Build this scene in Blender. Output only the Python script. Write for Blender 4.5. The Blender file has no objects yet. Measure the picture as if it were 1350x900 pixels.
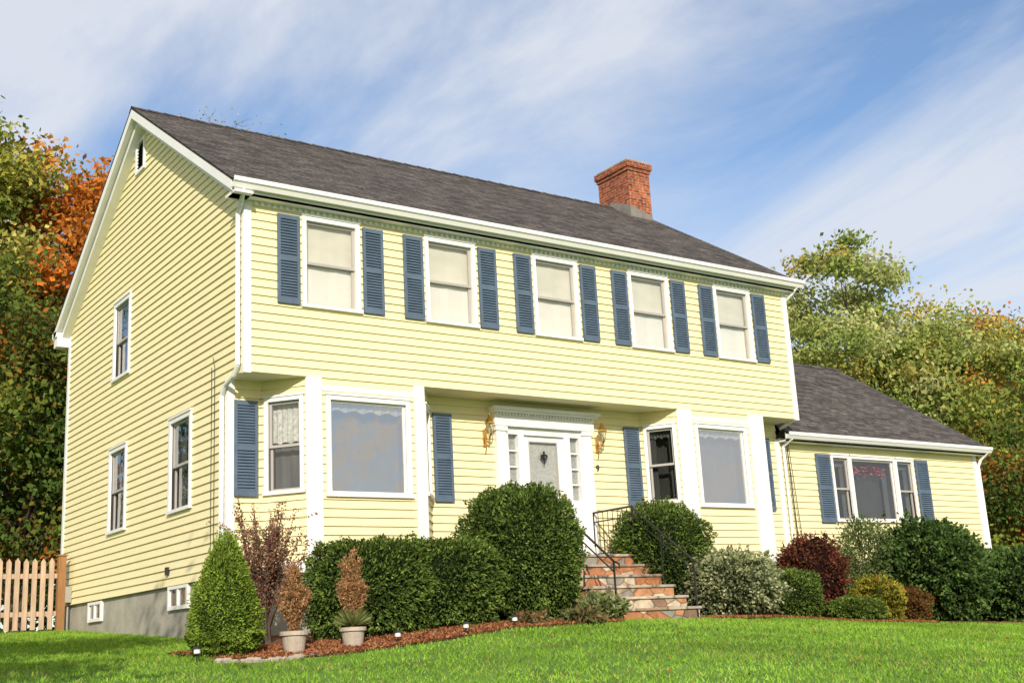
import bpy, math, numpy as np
from mathutils import Matrix, Vector
rng=np.random.default_rng(7)
scene=bpy.context.scene
COL=bpy.context.collection
# ------------------------------------------------------------------ helpers
def nt_new(name):
    m=bpy.data.materials.new(name);m.use_nodes=True;nt=m.node_tree;nt.nodes.clear()
    out=nt.nodes.new("ShaderNodeOutputMaterial");return m,nt,out
def N(nt,t,**k):
    n=nt.nodes.new(t)
    for a,b in k.items():
        if a in n.inputs.keys(): n.inputs[a].default_value=b
        else: setattr(n,a,b)
    return n
def ramp(nt,src,stops):
    r=nt.nodes.new("ShaderNodeValToRGB");e=r.color_ramp.elements
    while len(e)<len(stops): e.new(.5)
    for i,(p,c) in enumerate(stops):
        e[i].position=p;e[i].color=(*c,1) if len(c)==3 else c
    nt.links.new(src,r.inputs[0]);return r
def pm(name,c,rough=.6,var=.12,scale=4.,bump=0.,bscale=40.,metal=0.,spec=.4,c2=None,stretch=None):
    m,nt,out=nt_new(name);L=nt.links.new
    tc=N(nt,"ShaderNodeTexCoord");src=tc.outputs["Object"]
    if stretch:
        mp=N(nt,"ShaderNodeMapping");mp.inputs["Scale"].default_value=stretch;L(src,mp.inputs[0]);src=mp.outputs[0]
    n=N(nt,"ShaderNodeTexNoise");n.inputs["Scale"].default_value=scale;n.inputs["Detail"].default_value=6;n.inputs["Roughness"].default_value=.6
    L(src,n.inputs["Vector"])
    lo=[x*(1-var) for x in c];hi=list(c2) if c2 else [min(1,x*(1+var)) for x in c]
    r=ramp(nt,n.outputs["Fac"],[(.3,lo),(.7,hi)])
    b=N(nt,"ShaderNodeBsdfPrincipled");b.inputs["Roughness"].default_value=rough;b.inputs["Metallic"].default_value=metal
    b.inputs["Specular IOR Level"].default_value=spec
    L(r.outputs[0],b.inputs["Base Color"])
    if bump:
        n2=N(nt,"ShaderNodeTexNoise");n2.inputs["Scale"].default_value=bscale;n2.inputs["Detail"].default_value=5;L(src,n2.inputs["Vector"])
        bp=N(nt,"ShaderNodeBump");bp.inputs["Strength"].default_value=bump;bp.inputs["Distance"].default_value=.02
        L(n2.outputs["Fac"],bp.inputs["Height"]);L(bp.outputs[0],b.inputs["Normal"])
    L(b.outputs[0],out.inputs[0]);return m
def brickmat(name,c1,c2,mortar,bw,rh,ms,bump=.5,noisec=None,rough=.85):
    m,nt,out=nt_new(name);L=nt.links.new
    tc=N(nt,"ShaderNodeTexCoord")
    br=N(nt,"ShaderNodeTexBrick");br.inputs["Scale"].default_value=1;br.inputs["Brick Width"].default_value=bw;br.inputs["Row Height"].default_value=rh
    br.inputs["Mortar Size"].default_value=ms;br.inputs["Mortar Smooth"].default_value=.2;br.inputs["Bias"].default_value=0
    br.inputs["Color1"].default_value=(*c1,1);br.inputs["Color2"].default_value=(*c2,1);br.inputs["Mortar"].default_value=(*mortar,1)
    L(tc.outputs["UV"],br.inputs["Vector"])
    n=N(nt,"ShaderNodeTexNoise");n.inputs["Scale"].default_value=2.2;n.inputs["Detail"].default_value=8;n.inputs["Roughness"].default_value=.7;L(tc.outputs["Object"],n.inputs["Vector"])
    r=ramp(nt,n.outputs["Fac"],[(.3,(.66,.66,.68)),(.7,(1.3,1.27,1.22))])
    mx=N(nt,"ShaderNodeMix",data_type="RGBA",blend_type="MULTIPLY");mx.inputs[0].default_value=1
    L(br.outputs["Color"],mx.inputs[6]);L(r.outputs[0],mx.inputs[7])
    n3=N(nt,"ShaderNodeTexNoise");n3.inputs["Scale"].default_value=11;n3.inputs["Detail"].default_value=6;n3.inputs["Roughness"].default_value=.75;L(tc.outputs["Object"],n3.inputs["Vector"])
    r3=ramp(nt,n3.outputs["Fac"],[(.35,(.5,.5,.51)),(.65,(1.55,1.52,1.47))])
    mx2=N(nt,"ShaderNodeMix",data_type="RGBA",blend_type="MULTIPLY");mx2.inputs[0].default_value=1
    L(mx.outputs[2],mx2.inputs[6]);L(r3.outputs[0],mx2.inputs[7])
    b=N(nt,"ShaderNodeBsdfPrincipled");b.inputs["Roughness"].default_value=rough;b.inputs["Specular IOR Level"].default_value=.2
    L(mx2.outputs[2],b.inputs["Base Color"])
    bp=N(nt,"ShaderNodeBump");bp.inputs["Strength"].default_value=bump;bp.inputs["Distance"].default_value=.01;bp.invert=True
    L(br.outputs["Fac"],bp.inputs["Height"]);L(bp.outputs[0],b.inputs["Normal"])
    L(b.outputs[0],out.inputs[0]);return m
def glassmat(name,base,tint=(.9,.92,.92)):
    m,nt,out=nt_new(name);L=nt.links.new
    t=N(nt,"ShaderNodeBsdfTransparent");t.inputs[0].default_value=(*tint,1)
    gl=N(nt,"ShaderNodeBsdfGlossy");gl.inputs["Roughness"].default_value=.02;gl.inputs[0].default_value=(.95,.95,.95,1)
    tc=N(nt,"ShaderNodeTexCoord");n=N(nt,"ShaderNodeTexNoise");n.inputs["Scale"].default_value=1.3;L(tc.outputs["Object"],n.inputs["Vector"])
    bp=N(nt,"ShaderNodeBump");bp.inputs["Strength"].default_value=.2;bp.inputs["Distance"].default_value=.06;L(n.outputs["Fac"],bp.inputs["Height"]);L(bp.outputs[0],gl.inputs["Normal"])
    ge=N(nt,"ShaderNodeNewGeometry");dt=N(nt,"ShaderNodeVectorMath",operation="DOT_PRODUCT");L(ge.outputs["Normal"],dt.inputs[0]);L(ge.outputs["Incoming"],dt.inputs[1])
    ab=N(nt,"ShaderNodeMath",operation="ABSOLUTE");L(dt.outputs["Value"],ab.inputs[0])
    s1=N(nt,"ShaderNodeMath",operation="SUBTRACT");s1.inputs[0].default_value=1;L(ab.outputs[0],s1.inputs[1])
    pw=N(nt,"ShaderNodeMath",operation="POWER");pw.inputs[1].default_value=4;L(s1.outputs[0],pw.inputs[0])
    ad=N(nt,"ShaderNodeMath",operation="ADD",use_clamp=True);ad.inputs[1].default_value=base;L(pw.outputs[0],ad.inputs[0])
    mx=N(nt,"ShaderNodeMixShader");L(ad.outputs[0],mx.inputs[0]);L(t.outputs[0],mx.inputs[1]);L(gl.outputs[0],mx.inputs[2])
    L(mx.outputs[0],out.inputs[0]);return m
def leafmat(name,trans=.35):
    m,nt,out=nt_new(name);L=nt.links.new
    a=N(nt,"ShaderNodeAttribute",attribute_name="Col")
    b=N(nt,"ShaderNodeBsdfDiffuse");L(a.outputs["Color"],b.inputs[0]);src=b.outputs[0]
    if trans:
        t=N(nt,"ShaderNodeBsdfTranslucent");L(a.outputs["Color"],t.inputs[0])
        mx=N(nt,"ShaderNodeMixShader");mx.inputs[0].default_value=trans
        L(src,mx.inputs[1]);L(t.outputs[0],mx.inputs[2]);src=mx.outputs[0]
    L(src,out.inputs[0]);return m

M_SID=pm("yellow_clapboard_paint",(.825,.745,.46),.55,.045,2.2,bump=.05,bscale=8,stretch=(1,1,5))
M_SOF=pm("soffit_paint",(.74,.69,.48),.6,.03)
M_TRIM=pm("white_trim_paint",(.80,.80,.81),.45,.04,2)
M_SASH=pm("sash_paint",(.40,.385,.38),.5,.05)
M_SHUT=pm("blue_shutter_paint",(.092,.135,.205),.5,.16,5)
M_ROOF=brickmat("asphalt_shingles",(.060,.055,.057),(.128,.117,.117),(.030,.028,.029),.30,.135,.008,.6)
M_BRICK=brickmat("red_brick",(.40,.105,.045),(.20,.045,.028),(.28,.21,.16),.2,.068,.009,.5)
M_CONC=pm("concrete",(.36,.34,.30),.9,.2,2.5,bump=.3,bscale=25)
M_BLIND=pm("window_blind",(.80,.77,.73),.8,.05,1.2,stretch=(1,1,2.5))
M_BLIND2=pm("window_shade",(.70,.66,.58),.8,.10,1.2,stretch=(1,1,2.5))
M_LACE=pm("lace_curtain",(.55,.55,.53),.8,.35,22)
M_CURT=pm("grey_curtain",(.085,.087,.09),.8,.35,2,stretch=(2,2,.6))
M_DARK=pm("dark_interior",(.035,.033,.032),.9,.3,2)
M_GLASS=glassmat("window_glass",.12)
M_GLASSR=glassmat("picture_glass",.50)
M_IRON=pm("black_iron",(.018,.018,.02),.4,.2,10,spec=.5)
M_BRASS=pm("brass",(.75,.46,.16),.28,.15,20,metal=1)
M_BARK=pm("bark",(.10,.075,.055),.9,.3,8,bump=.6,bscale=30)
M_LEAF=leafmat("leaves",.35)
M_NEED=leafmat("needles",0)
M_GRASSB=leafmat("grass_blades",.3)
M_FENCE=pm("cedar_pickets",(.50,.36,.27),.8,.25,5,bump=.2,stretch=(4,4,.5))
M_POST=pm("cedar_post",(.30,.15,.06),.8,.2,6,stretch=(4,4,.5))
M_POT=pm("clay_planter",(.42,.36,.31),.8,.2,9,bump=.2)
M_LOUV=pm("dark_louver",(.10,.12,.15),.6,.1)

def stonemat(name,sc,cols):
    m,nt,out=nt_new(name);L=nt.links.new
    tc=N(nt,"ShaderNodeTexCoord");mp=N(nt,"ShaderNodeMapping");mp.inputs["Scale"].default_value=sc;L(tc.outputs["Object"],mp.inputs[0])
    v=N(nt,"ShaderNodeTexVoronoi");v.inputs["Scale"].default_value=1;L(mp.outputs[0],v.inputs["Vector"])
    sp=N(nt,"ShaderNodeSeparateColor");L(v.outputs["Color"],sp.inputs[0])
    r=ramp(nt,sp.outputs[0],cols);r.color_ramp.interpolation="CONSTANT"
    n=N(nt,"ShaderNodeTexNoise");n.inputs["Scale"].default_value=9;n.inputs["Detail"].default_value=6;L(tc.outputs["Object"],n.inputs["Vector"])
    r2=ramp(nt,n.outputs["Fac"],[(.3,(.65,.65,.65)),(.7,(1.25,1.2,1.15))])
    mx=N(nt,"ShaderNodeMix",data_type="RGBA",blend_type="MULTIPLY");mx.inputs[0].default_value=1;L(r.outputs[0],mx.inputs[6]);L(r2.outputs[0],mx.inputs[7])
    v2=N(nt,"ShaderNodeTexVoronoi");v2.feature="DISTANCE_TO_EDGE";v2.inputs["Scale"].default_value=1;L(mp.outputs[0],v2.inputs["Vector"])
    r4=ramp(nt,v2.outputs["Distance"],[(.0,(.35,.33,.30)),(.06,(1,1,1))])
    mx3=N(nt,"ShaderNodeMix",data_type="RGBA",blend_type="MULTIPLY");mx3.inputs[0].default_value=1;L(mx.outputs[2],mx3.inputs[6]);L(r4.outputs[0],mx3.inputs[7])
    b=N(nt,"ShaderNodeBsdfPrincipled");b.inputs["Roughness"].default_value=.75;L(mx3.outputs[2],b.inputs["Base Color"])
    bp=N(nt,"ShaderNodeBump");bp.inputs["Strength"].default_value=.5;bp.inputs["Distance"].default_value=.02;L(n.outputs["Fac"],bp.inputs["Height"]);L(bp.outputs[0],b.inputs["Normal"])
    L(b.outputs[0],out.inputs[0]);return m
M_STONE=stonemat("flagstone",(3.3,3.3,5.2),[(0,(.40,.17,.08)),(.22,(.42,.33,.24)),(.42,(.26,.24,.21)),(.6,(.44,.23,.12)),(.75,(.54,.47,.37)),(.9,(.22,.14,.10))])
M_STONE2=stonemat("flagstone_tread",(2.1,2.4,1),[(0,(.42,.37,.31)),(.3,(.38,.27,.19)),(.5,(.36,.34,.31)),(.75,(.48,.42,.35)),(.9,(.32,.23,.17))])

class Fr:
    def __init__(s,ox,oy,ux,uy,nx,ny): s.o=(ox,oy);s.u=(ux,uy);s.n=(nx,ny)
    def p(s,a,d,z): return (s.o[0]+s.u[0]*a+s.n[0]*d, s.o[1]+s.u[1]*a+s.n[1]*d, z)
class Acc:
    def __init__(s): s.v=[];s.f=[];s.uv=[];s.mi=[];s.mats=[]
    def m(s,mat):
        if mat not in s.mats: s.mats.append(mat)
        return s.mats.index(mat)
    def face(s,pts,mat,uv=None):
        i=len(s.v);s.v+= [tuple(p) for p in pts];s.f.append(list(range(i,i+len(pts))));s.mi.append(s.m(mat))
        s.uv.append(uv if uv else [(0,0)]*len(pts))
    def box(s,fr,a0,a1,d0,d1,z0,z1,mat):
        P=[fr.p(a,d,z) for z in (z0,z1) for d in (d0,d1) for a in (a0,a1)]
        for q,uv in (((0,1,3,2),0),((4,6,7,5),0),((2,3,7,6),1),((1,0,4,5),1),((0,2,6,4),2),((3,1,5,7),2)):
            if uv==1: U=[(a0,z0),(a1,z0),(a1,z1),(a0,z1)]
            elif uv==2: U=[(d0,z0),(d1,z0),(d1,z1),(d0,z1)]
            else: U=[(a0,d0),(a1,d0),(a1,d1),(a0,d1)]
            s.face([P[k] for k in q],mat,U)
    def rect(s,fr,a0,a1,z0,z1,d,mat):
        s.face([fr.p(a0,d,z0),fr.p(a1,d,z0),fr.p(a1,d,z1),fr.p(a0,d,z1)],mat,[(a0,z0),(a1,z0),(a1,z1),(a0,z1)])
    def cyl(s,p,q,r0,r1,mat,n=8,caps=True):
        p=Vector(p);q=Vector(q);ax=(q-p).normalized();t=ax.orthogonal().normalized();b=ax.cross(t)
        A=[p+(t*math.cos(2*math.pi*i/n)+b*math.sin(2*math.pi*i/n))*r0 for i in range(n)]
        B=[q+(t*math.cos(2*math.pi*i/n)+b*math.sin(2*math.pi*i/n))*r1 for i in range(n)]
        for i in range(n):
            j=(i+1)%n;s.face([A[i],A[j],B[j],B[i]],mat)
        if caps: s.face(A[::-1],mat);s.face(B,mat)
    def extr(s,prof,x0,x1,mat,caps=True,closed=True):
        n=len(prof)
        for i in range(n if closed else n-1):
            a=prof[i];b=prof[(i+1)%n];l=math.hypot(b[0]-a[0],b[1]-a[1])
            s.face([(x0,a[0],a[1]),(x1,a[0],a[1]),(x1,b[0],b[1]),(x0,b[0],b[1])],mat,[(x0,0),(x1,0),(x1,l),(x0,l)])
        if caps: s.face([(x0,*p) for p in prof],mat);s.face([(x1,*p) for p in prof[::-1]],mat)
    def build(s,name,parent=None,bevel=0,smooth=False):
        me=bpy.data.meshes.new(name);me.from_pydata(s.v,[],s.f)
        for m in s.mats: me.materials.append(m)
        me.polygons.foreach_set("material_index",s.mi)
        ul=me.uv_layers.new(name="UVMap");ul.data.foreach_set("uv",[c for f in s.uv for p in f for c in p])
        if smooth: me.polygons.foreach_set("use_smooth",[True]*len(s.f))
        o=bpy.data.objects.new(name,me);COL.objects.link(o)
        if parent: o.parent=parent
        if bevel:
            import bmesh
            bm=bmesh.new();bm.from_mesh(me);bmesh.ops.remove_doubles(bm,verts=bm.verts,dist=1e-4);bm.to_mesh(me);bm.free()
            b=o.modifiers.new("b","BEVEL");b.width=bevel;b.segments=2;b.limit_method="ANGLE"
        return o
def empty(name,loc=(0,0,0)):
    o=bpy.data.objects.new(name,None);o.location=loc;COL.objects.link(o);return o

def g(x,y):
    x=np.asarray(x,float);y=np.asarray(y,float)
    f=np.interp(x,[-60,-30,-1,.5,2.5,5,8,10,13,18,30,60],[-4.2,-3.95,-3.86,-3.78,-3.66,-3.67,-3.74,-3.88,-4.0,-4.2,-4.4,-4.6])
    back=np.interp(x,[-30,0,30],[-3.35,-3.27,-3.6])
    t=np.clip((y+1.5)/10,0,1);up=f+(back-f)*t
    s=np.clip(-1.5-y,0,19);dn=f-.142*(s-.8*(1-np.exp(-s/.8)))
    return np.where(y>-1.5,up,dn)
def gz(x,y): return float(g(x,y))

# ------------------------------------------------------------------ HOUSE
LX=11.43;DY=9.06;YR=4.5;ZE=2.80;ZR=5.83;SL=(ZR-ZE)/(YR+.2);OL=.3
house=empty("yellow_house")
F=Fr(0,0,1,0,0,-1); LW=Fr(0,.6,1,0,0,-1); S=Fr(0,0,0,1,-1,0); R=Fr(LX,0,0,1,1,0); BK=Fr(0,DY,1,0,0,1)
EXP=.127
def clap(acc,fr,s0,s1,z0,z1,holes=(),lim=None,mat=M_SID):
    k0=math.floor(z0/EXP+1e-6);k=k0
    while k*EXP<z1-1e-6:
        c0=k*EXP;c1=c0+EXP;k+=1
        lo=max(c0,z0);hi=min(c1,z1)
        cuts={lo,hi}
        for h in holes:
            for zz in (h[2],h[3]):
                if lo<zz<hi: cuts.add(zz)
        if lim:
            cuts.add((lo+hi)/2)
        cuts=sorted(cuts)
        for a,b in zip(cuts[:-1],cuts[1:]):
            da=.024*(c1-a)/EXP+.002;db=.024*(c1-b)/EXP+.002
            iv=[(s0,s1)]
            for h in holes:
                if h[2]<b-1e-6 and h[3]>a+1e-6:
                    n=[]
                    for i in iv:
                        if h[0]>=i[1] or h[1]<=i[0]: n.append(i);continue
                        if h[0]>i[0]: n.append((i[0],h[0]))
                        if h[1]<i[1]: n.append((h[1],i[1]))
                    iv=n
            for i in iv:
                if lim:
                    A=lim(a);B=lim(b)
                    a0=max(i[0],A[0]) ;a1=min(i[1],A[1]);b0=max(i[0],B[0]);b1=min(i[1],B[1])
                    if a1<=a0: continue
                    if b1<b0: b0=b1=(b0+b1)/2
                else: a0=b0=i[0];a1=b1=i[1]
                acc.face([fr.p(a0,da,a),fr.p(a1,da,a),fr.p(b1,db,b),fr.p(b0,db,b)],mat)
                if abs(a-c0)<1e-6: acc.face([fr.p(a0,.001,a),fr.p(a1,.001,a),fr.p(a1,da,a),fr.p(a0,da,a)],mat)
def hole(w,m=.06): return (w[0]+m,w[1]-m,w[2]+m,w[3]-m)

def sashes(acc,fr,a0,a1,z0,z1,glass,kind):
    zm=(z0+z1)/2+.0;w=.04
    for (b0,b1,d) in ((zm-.02,z1,-.012),(z0,zm+.02,-.045)):
        acc.box(fr,a0,a0+w,d-.03,d,b0,b1,M_SASH);acc.box(fr,a1-w,a1,d-.03,d,b0,b1,M_SASH)
        acc.box(fr,a0+w,a1-w,d-.03,d,b1-w,b1,M_SASH);acc.box(fr,a0+w,a1-w,d-.03,d,b0,b0+w,M_SASH)
        acc.rect(fr,a0+w,a1-w,b0+w,b1-w,d-.015,glass)
def wavy(acc,fr,a0,a1,z0,z1,d,mat,n=14,amp=.018,scal=0.):
    ph=rng.uniform(0,6)
    for i in range(n*3):
        u0=i/(n*3);u1=(i+1)/(n*3)
        D=lambda u:d+amp*math.sin(u*n*6.28+ph)
        Z=lambda u:z0+scal*abs(math.sin(u*n*1.57+ph))
        x0=a0+(a1-a0)*u0;x1=a0+(a1-a0)*u1
        acc.face([fr.p(x0,D(u0),Z(u0)),fr.p(x1,D(u1),Z(u1)),fr.p(x1,D(u1),z1),fr.p(x0,D(u0),z1)],mat)
M_RED=pm("red_reflection_flecks",(.42,.04,.05),.7,.4,30)  # colour of the flecks that stand in for red reflections in the glass
def window(fr,a0,a1,z0,z1,kind,casing=.085,name="window",double=True,glass=None):
    acc=Acc();c=casing;g_=glass or M_GLASS
    acc.box(fr,a0,a0+c,.0,.045,z0+.04,z1,M_TRIM);acc.box(fr,a1-c,a1,.0,.045,z0+.04,z1,M_TRIM)
    acc.box(fr,a0+c,a1-c,.0,.043,z1-c,z1,M_TRIM);acc.box(fr,a0-.02,a1+.02,-.01,.065,z0,z0+.05,M_TRIM)
    acc.box(fr,a0-.012,a1+.012,.0,.06,z1+.001,z1+.03,M_TRIM)
    i0,i1,j0,j1=a0+c,a1-c,z0+.05,z1-c
    D=-.34
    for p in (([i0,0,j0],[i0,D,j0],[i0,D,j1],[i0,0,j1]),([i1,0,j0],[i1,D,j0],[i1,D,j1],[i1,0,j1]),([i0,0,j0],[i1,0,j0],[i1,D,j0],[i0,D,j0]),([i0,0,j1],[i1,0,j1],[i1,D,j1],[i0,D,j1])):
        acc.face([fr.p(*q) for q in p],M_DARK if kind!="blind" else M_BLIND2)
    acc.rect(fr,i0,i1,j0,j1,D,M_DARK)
    if double: sashes(acc,fr,i0,i1,j0,j1,g_,kind)
    else:
        w=.035
        acc.box(fr,i0,i0+w,-.05,-.01,j0,j1,M_TRIM);acc.box(fr,i1-w,i1,-.05,-.01,j0,j1,M_TRIM)
        acc.box(fr,i0+w,i1-w,-.05,-.01,j1-w,j1,M_TRIM);acc.box(fr,i0+w,i1-w,-.05,-.01,j0,j0+w,M_TRIM)
        acc.rect(fr,i0+w,i1-w,j0+w,j1-w,-.03,g_)
    if kind=="blind":
        zb=(j0+j1)/2
        wavy(acc,fr,i0,i1,zb,j1,-.085,M_BLIND2,2,.004)
        wavy(acc,fr,i0,i1,j0,zb+.02,-.095,M_BLIND,2,.006)
    elif kind=="lace":
        wavy(acc,fr,i0,i1,j0+(j1-j0)*.53,j1,-.12,M_LACE,6,.008,.03)
        wavy(acc,fr,i0,i1,j0,j1,-.2,M_CURT,3,.01)
    elif kind=="dark":
        wavy(acc,fr,i0,i0+(i1-i0)*.25,j0,j1,-.15,M_CURT,4,.015);wavy(acc,fr,i1-(i1-i0)*.25,i1,j0,j1,-.15,M_CURT,4,.015)
        wavy(acc,fr,i0,i1,j1-.18,j1,-.12,M_CURT,8,.015,.04)
    elif kind=="picture":
        wavy(acc,fr,i0,i1,j1-.17,j1,-.10,M_LACE,9,.012,.05)
        wavy(acc,fr,i0,i1,j0,j1,-.26,M_CURT,2,.01)
    elif kind=="red_reflect":  # pane's pinkish-red reflections, put in as coloured flecks behind the glass
        for q in range(110):
            u=rng.uniform(i0+.05,i1-.05);zz=j1-.05-abs(rng.normal(0,.11))-.08*abs(math.sin(u*5));s_=rng.uniform(.015,.03);an=rng.uniform(0,3)
            P=[fr.p(u+s_*math.cos(an+k*1.571),-.12-rng.uniform(0,.1),zz+s_*math.sin(an+k*1.571)) for k in range(4)];acc.face(P,M_RED)
        wavy(acc,fr,i0,i0+.14,j0,j1,-.2,M_CURT,3,.02);wavy(acc,fr,i1-.14,i1,j0,j1,-.2,M_CURT,3,.02)
    return acc.build(name,house)
def shutter(fr,a0,a1,z0,z1,d=.028):
    acc=Acc();w=.045;zm=z0+(z1-z0)*.5
    acc.box(fr,a0,a0+w,d,d+.035,z0,z1,M_SHUT);acc.box(fr,a1-w,a1,d,d+.035,z0,z1,M_SHUT)
    for b0,b1 in ((z0,z0+.08),(zm-.035,zm+.035),(z1-.07,z1)): acc.box(fr,a0+w,a1-w,d,d+.033,b0,b1,M_SHUT)
    acc.rect(fr,a0+w,a1-w,z0,z1,d+.003,M_SHUT)
    for b0,b1 in ((z0+.08,zm-.035),(zm+.035,z1-.07)):
        n=int((b1-b0)/.042)
        for i in range(n):
            zz=b0+(i+.1)*(b1-b0)/n
            P=[fr.p(a0+w,d+.031,zz),fr.p(a1-w,d+.031,zz),fr.p(a1-w,d+.006,zz+.036),fr.p(a0+w,d+.006,zz+.036)]
            acc.face(P,M_SHUT)
            P2=[fr.p(a0+w,d+.031,zz),fr.p(a1-w,d+.031,zz),fr.p(a1-w,d+.026,zz-.007),fr.p(a0+w,d+.026,zz-.007)]
            acc.face(P2,M_SHUT)
    return acc.build("shutter",house)

UW=[(1.37+i*2.135-.485,1.37+i*2.135+.485,1.04,2.47) for i in range(5)]
for i,w in enumerate(UW):
    window(F,*w,"blind",name="upper_window",casing=.07)
    shutter(F,w[0]-.40,w[0]-.045,1.06,2.43);shutter(F,w[1]+.045,w[1]+.40,1.06,2.43)
sid=Acc()
clap(sid,F,0.0,LX,0.0,2.56,[hole(w) for w in UW])
SW=[(5.1,6.05,1.05,2.53),(5.12,6.1,-1.70,-.19),(2.0,2.98,-1.69,-.19)]
VENT=(4.5,5.0,4.72,5.36)
def lim(z):
    y0=(z-(ZE-.05))/SL-.2;return (max(0,y0),min(DY,2*YR-y0))
hs=[hole(w) for w in SW]+[hole(VENT,.03)]
clap(sid,S,0.0,DY,0.0,ZR-.07,hs,lim)
clap(sid,S,.6,DY,-2.8,0.0,hs)
clap(sid,R,0.0,DY,0.0,ZR-.07,(),lim);clap(sid,R,.6,DY,-2.8,0.0)
sid.rect(BK,0,LX,-2.8,2.7,0,M_SID)
window(S,*SW[0],"dark",name="side_window",casing=.07);window(S,*SW[1],"dark",name="side_window",casing=.07);window(S,*SW[2],"dark",name="side_window",casing=.07)
v=Acc();a0,a1,z0,z1=VENT
for b in ((a0,a0+.06,z0,z1),(a1-.06,a1,z0,z1)): v.box(S,b[0],b[1],.0,.05,b[2],b[3],M_TRIM)
for b in ((z0,z0+.06),(z1-.06,z1)): v.box(S,a0+.06,a1-.06,.0,.048,b[0],b[1],M_TRIM)
v.rect(S,a0,a1,z0,z1,-.03,M_DARK)
for i in range(8):
    zz=z0+.07+i*.065;v.face([S.p(a0+.05,.03,zz),S.p(a1-.05,.03,zz),S.p(a1-.05,-.02,zz+.05),S.p(a0+.05,-.02,zz+.05)],M_LOUV)
v.build("gable_vent",house)
def bay(x0,x1,xl,xr,win,lk,rk):
    ZB=-2.74
    ln=math.hypot(x0-xl,.6);AL=Fr(xl,.6,(x0-xl)/ln,-.6/ln,-.6/ln,-(x0-xl)/ln)
    rn=math.hypot(xr-x1,.6);AR=Fr(x1,0,(xr-x1)/rn,.6/rn,.6/rn,-(xr-x1)/rn)
    clap(sid,F,x0,x1,ZB+.1,0.0,[hole(win)])
    window(F,*win,"picture",name="bay_picture_window",double=False,glass=M_GLASSR,casing=.07)
    lw=(.07,ln-.07,-1.68,-.26);rw=(.07,rn-.07,-1.68,-.26)
    clap(sid,AL,0,ln,ZB+.1,0.0,[hole(lw)]);clap(sid,AR,0,rn,ZB+.1,0.0,[hole(rw)])
    window(AL,*lw,lk,name="bay_side_window",casing=.06);window(AR,*rw,rk,name="bay_side_window",casing=.06)
    t=Acc()
    t.box(F,x0-.005,win[0]-.075,.0,.06,ZB-.05,-.005,M_TRIM)
    t.box(F,win[1]+.075,x1+.005,.0,.06,ZB-.05,-.005,M_TRIM)
    t.box(AL,ln-.03,ln+.03,.0,.04,ZB-.05,-.008,M_TRIM);t.box(AR,-.03,.03,.0,.04,ZB-.05,-.008,M_TRIM)
    t.box(F,win[0]-.07,win[1]+.07,.0,.03,-.19,-.11,M_TRIM)
    t.box(AL,0,ln-.03,.0,.038,ZB-.06,ZB+.1,M_TRIM)
    t.box(AR,.03,rn,.0,.038,ZB-.06,ZB+.1,M_TRIM)
    t.box(F,win[0]-.075,win[1]+.075,.0,.05,ZB-.06,ZB+.1,M_TRIM)
    n=[(xl,.6),(x0,0),(x1,0),(xr,.6)]
    t.face([(p[0],p[1],ZB) for p in n],M_SOF)
    nn=[(xl+.1,.65),(x0+.05,.06),(x1-.05,.06),(xr-.1,.65)]
    for a,b in zip(nn[:-1],nn[1:]): t.face([(a[0],a[1],-4.3),(b[0],b[1],-4.3),(b[0],b[1],ZB),(a[0],a[1],ZB)],M_CONC)
    t.build("bay_trim",house)
bay(.98,2.90,.50,3.36,(1.24,2.66,-1.74,-.25),"lace","dark")
bay(8.28,10.40,7.85,10.82,(8.62,9.95,-1.76,-.25),"dark","dark")
clap(sid,LW,0,.52,-2.8,0);clap(sid,LW,3.34,7.87,-2.8,0,[(4.66,6.6,-2.7,-.3)]);clap(sid,LW,10.8,LX,-2.8,0)
shutter(LW,.07,.43,-1.69,-.30);shutter(LW,3.42,3.77,-1.70,-.28);shutter(LW,7.43,7.78,-1.70,-.28);shutter(LW,10.85,11.18,-1.72,-.30)
WX1=18.0;WZ0=-.30;WYR=4.4;WZR=2.53;WSL=(WZR+.18)/(WYR-.35)
WW=(12.98,15.67,-1.91,-.54)
clap(sid,LW,LX,WX1,-2.92,WZ0,[hole(WW)])
WR=Fr(WX1,0,0,1,1,0)
def wlim(z):
    y0=(z+.2)/WSL+.35;return (max(.6,y0),min(8.2,2*WYR-y0))
clap(sid,WR,.6,8.2,-2.92,WZR-.05,(),wlim)
sid.build("clapboard_siding",house)
for (a,b,k) in ((12.98,13.56,1),(13.56,15.05,0),(15.05,15.67,1)):
    window(LW,a,b,-1.91,-.54,"dark" if k else "red_reflect",double=bool(k),name="wing_window",casing=.055)
shutter(LW,12.50,12.93,-1.93,-.54);shutter(LW,15.72,16.15,-1.93,-.54)

t=Acc()
t.face([(0,0,.0),(LX,0,.0),(LX,.6,.0),(0,.6,.0)],M_SOF)
t.box(F,-.028,.08,.0,.036,-.02,2.5,M_TRIM);t.box(S,-.03,.06,.0,.032,-.02,2.62,M_TRIM)
t.box(F,LX-.09,LX+.03,.0,.036,-.02,2.5,M_TRIM);t.box(R,-.03,.1,.0,.032,-.02,2.6,M_TRIM)
t.box(LW,-.028,.08,.0,.036,-2.8,-.002,M_TRIM);t.box(S,.57,.66,.0,.032,-2.8,-.002,M_TRIM)
t.box(S,DY-.10,DY+.03,.0,.034,-2.8,2.62,M_TRIM)
t.box(LW,LX-.06,LX+.06,.0,.036,-2.9,-.30,M_TRIM);t.box(LW,WX1-.1,WX1+.03,.0,.034,-2.9,WZ0,M_TRIM)
t.box(F,.0,LX,.0,.03,2.5,2.6,M_TRIM)
x=.12
while x<LX-.1:
    t.box(F,x,x+.05,.03,.06,2.50,2.56,M_TRIM);x+=.10
t.box(LW,LX+.06,WX1,.0,.03,-.36,-.27,M_TRIM)
x=LX+.1
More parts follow.
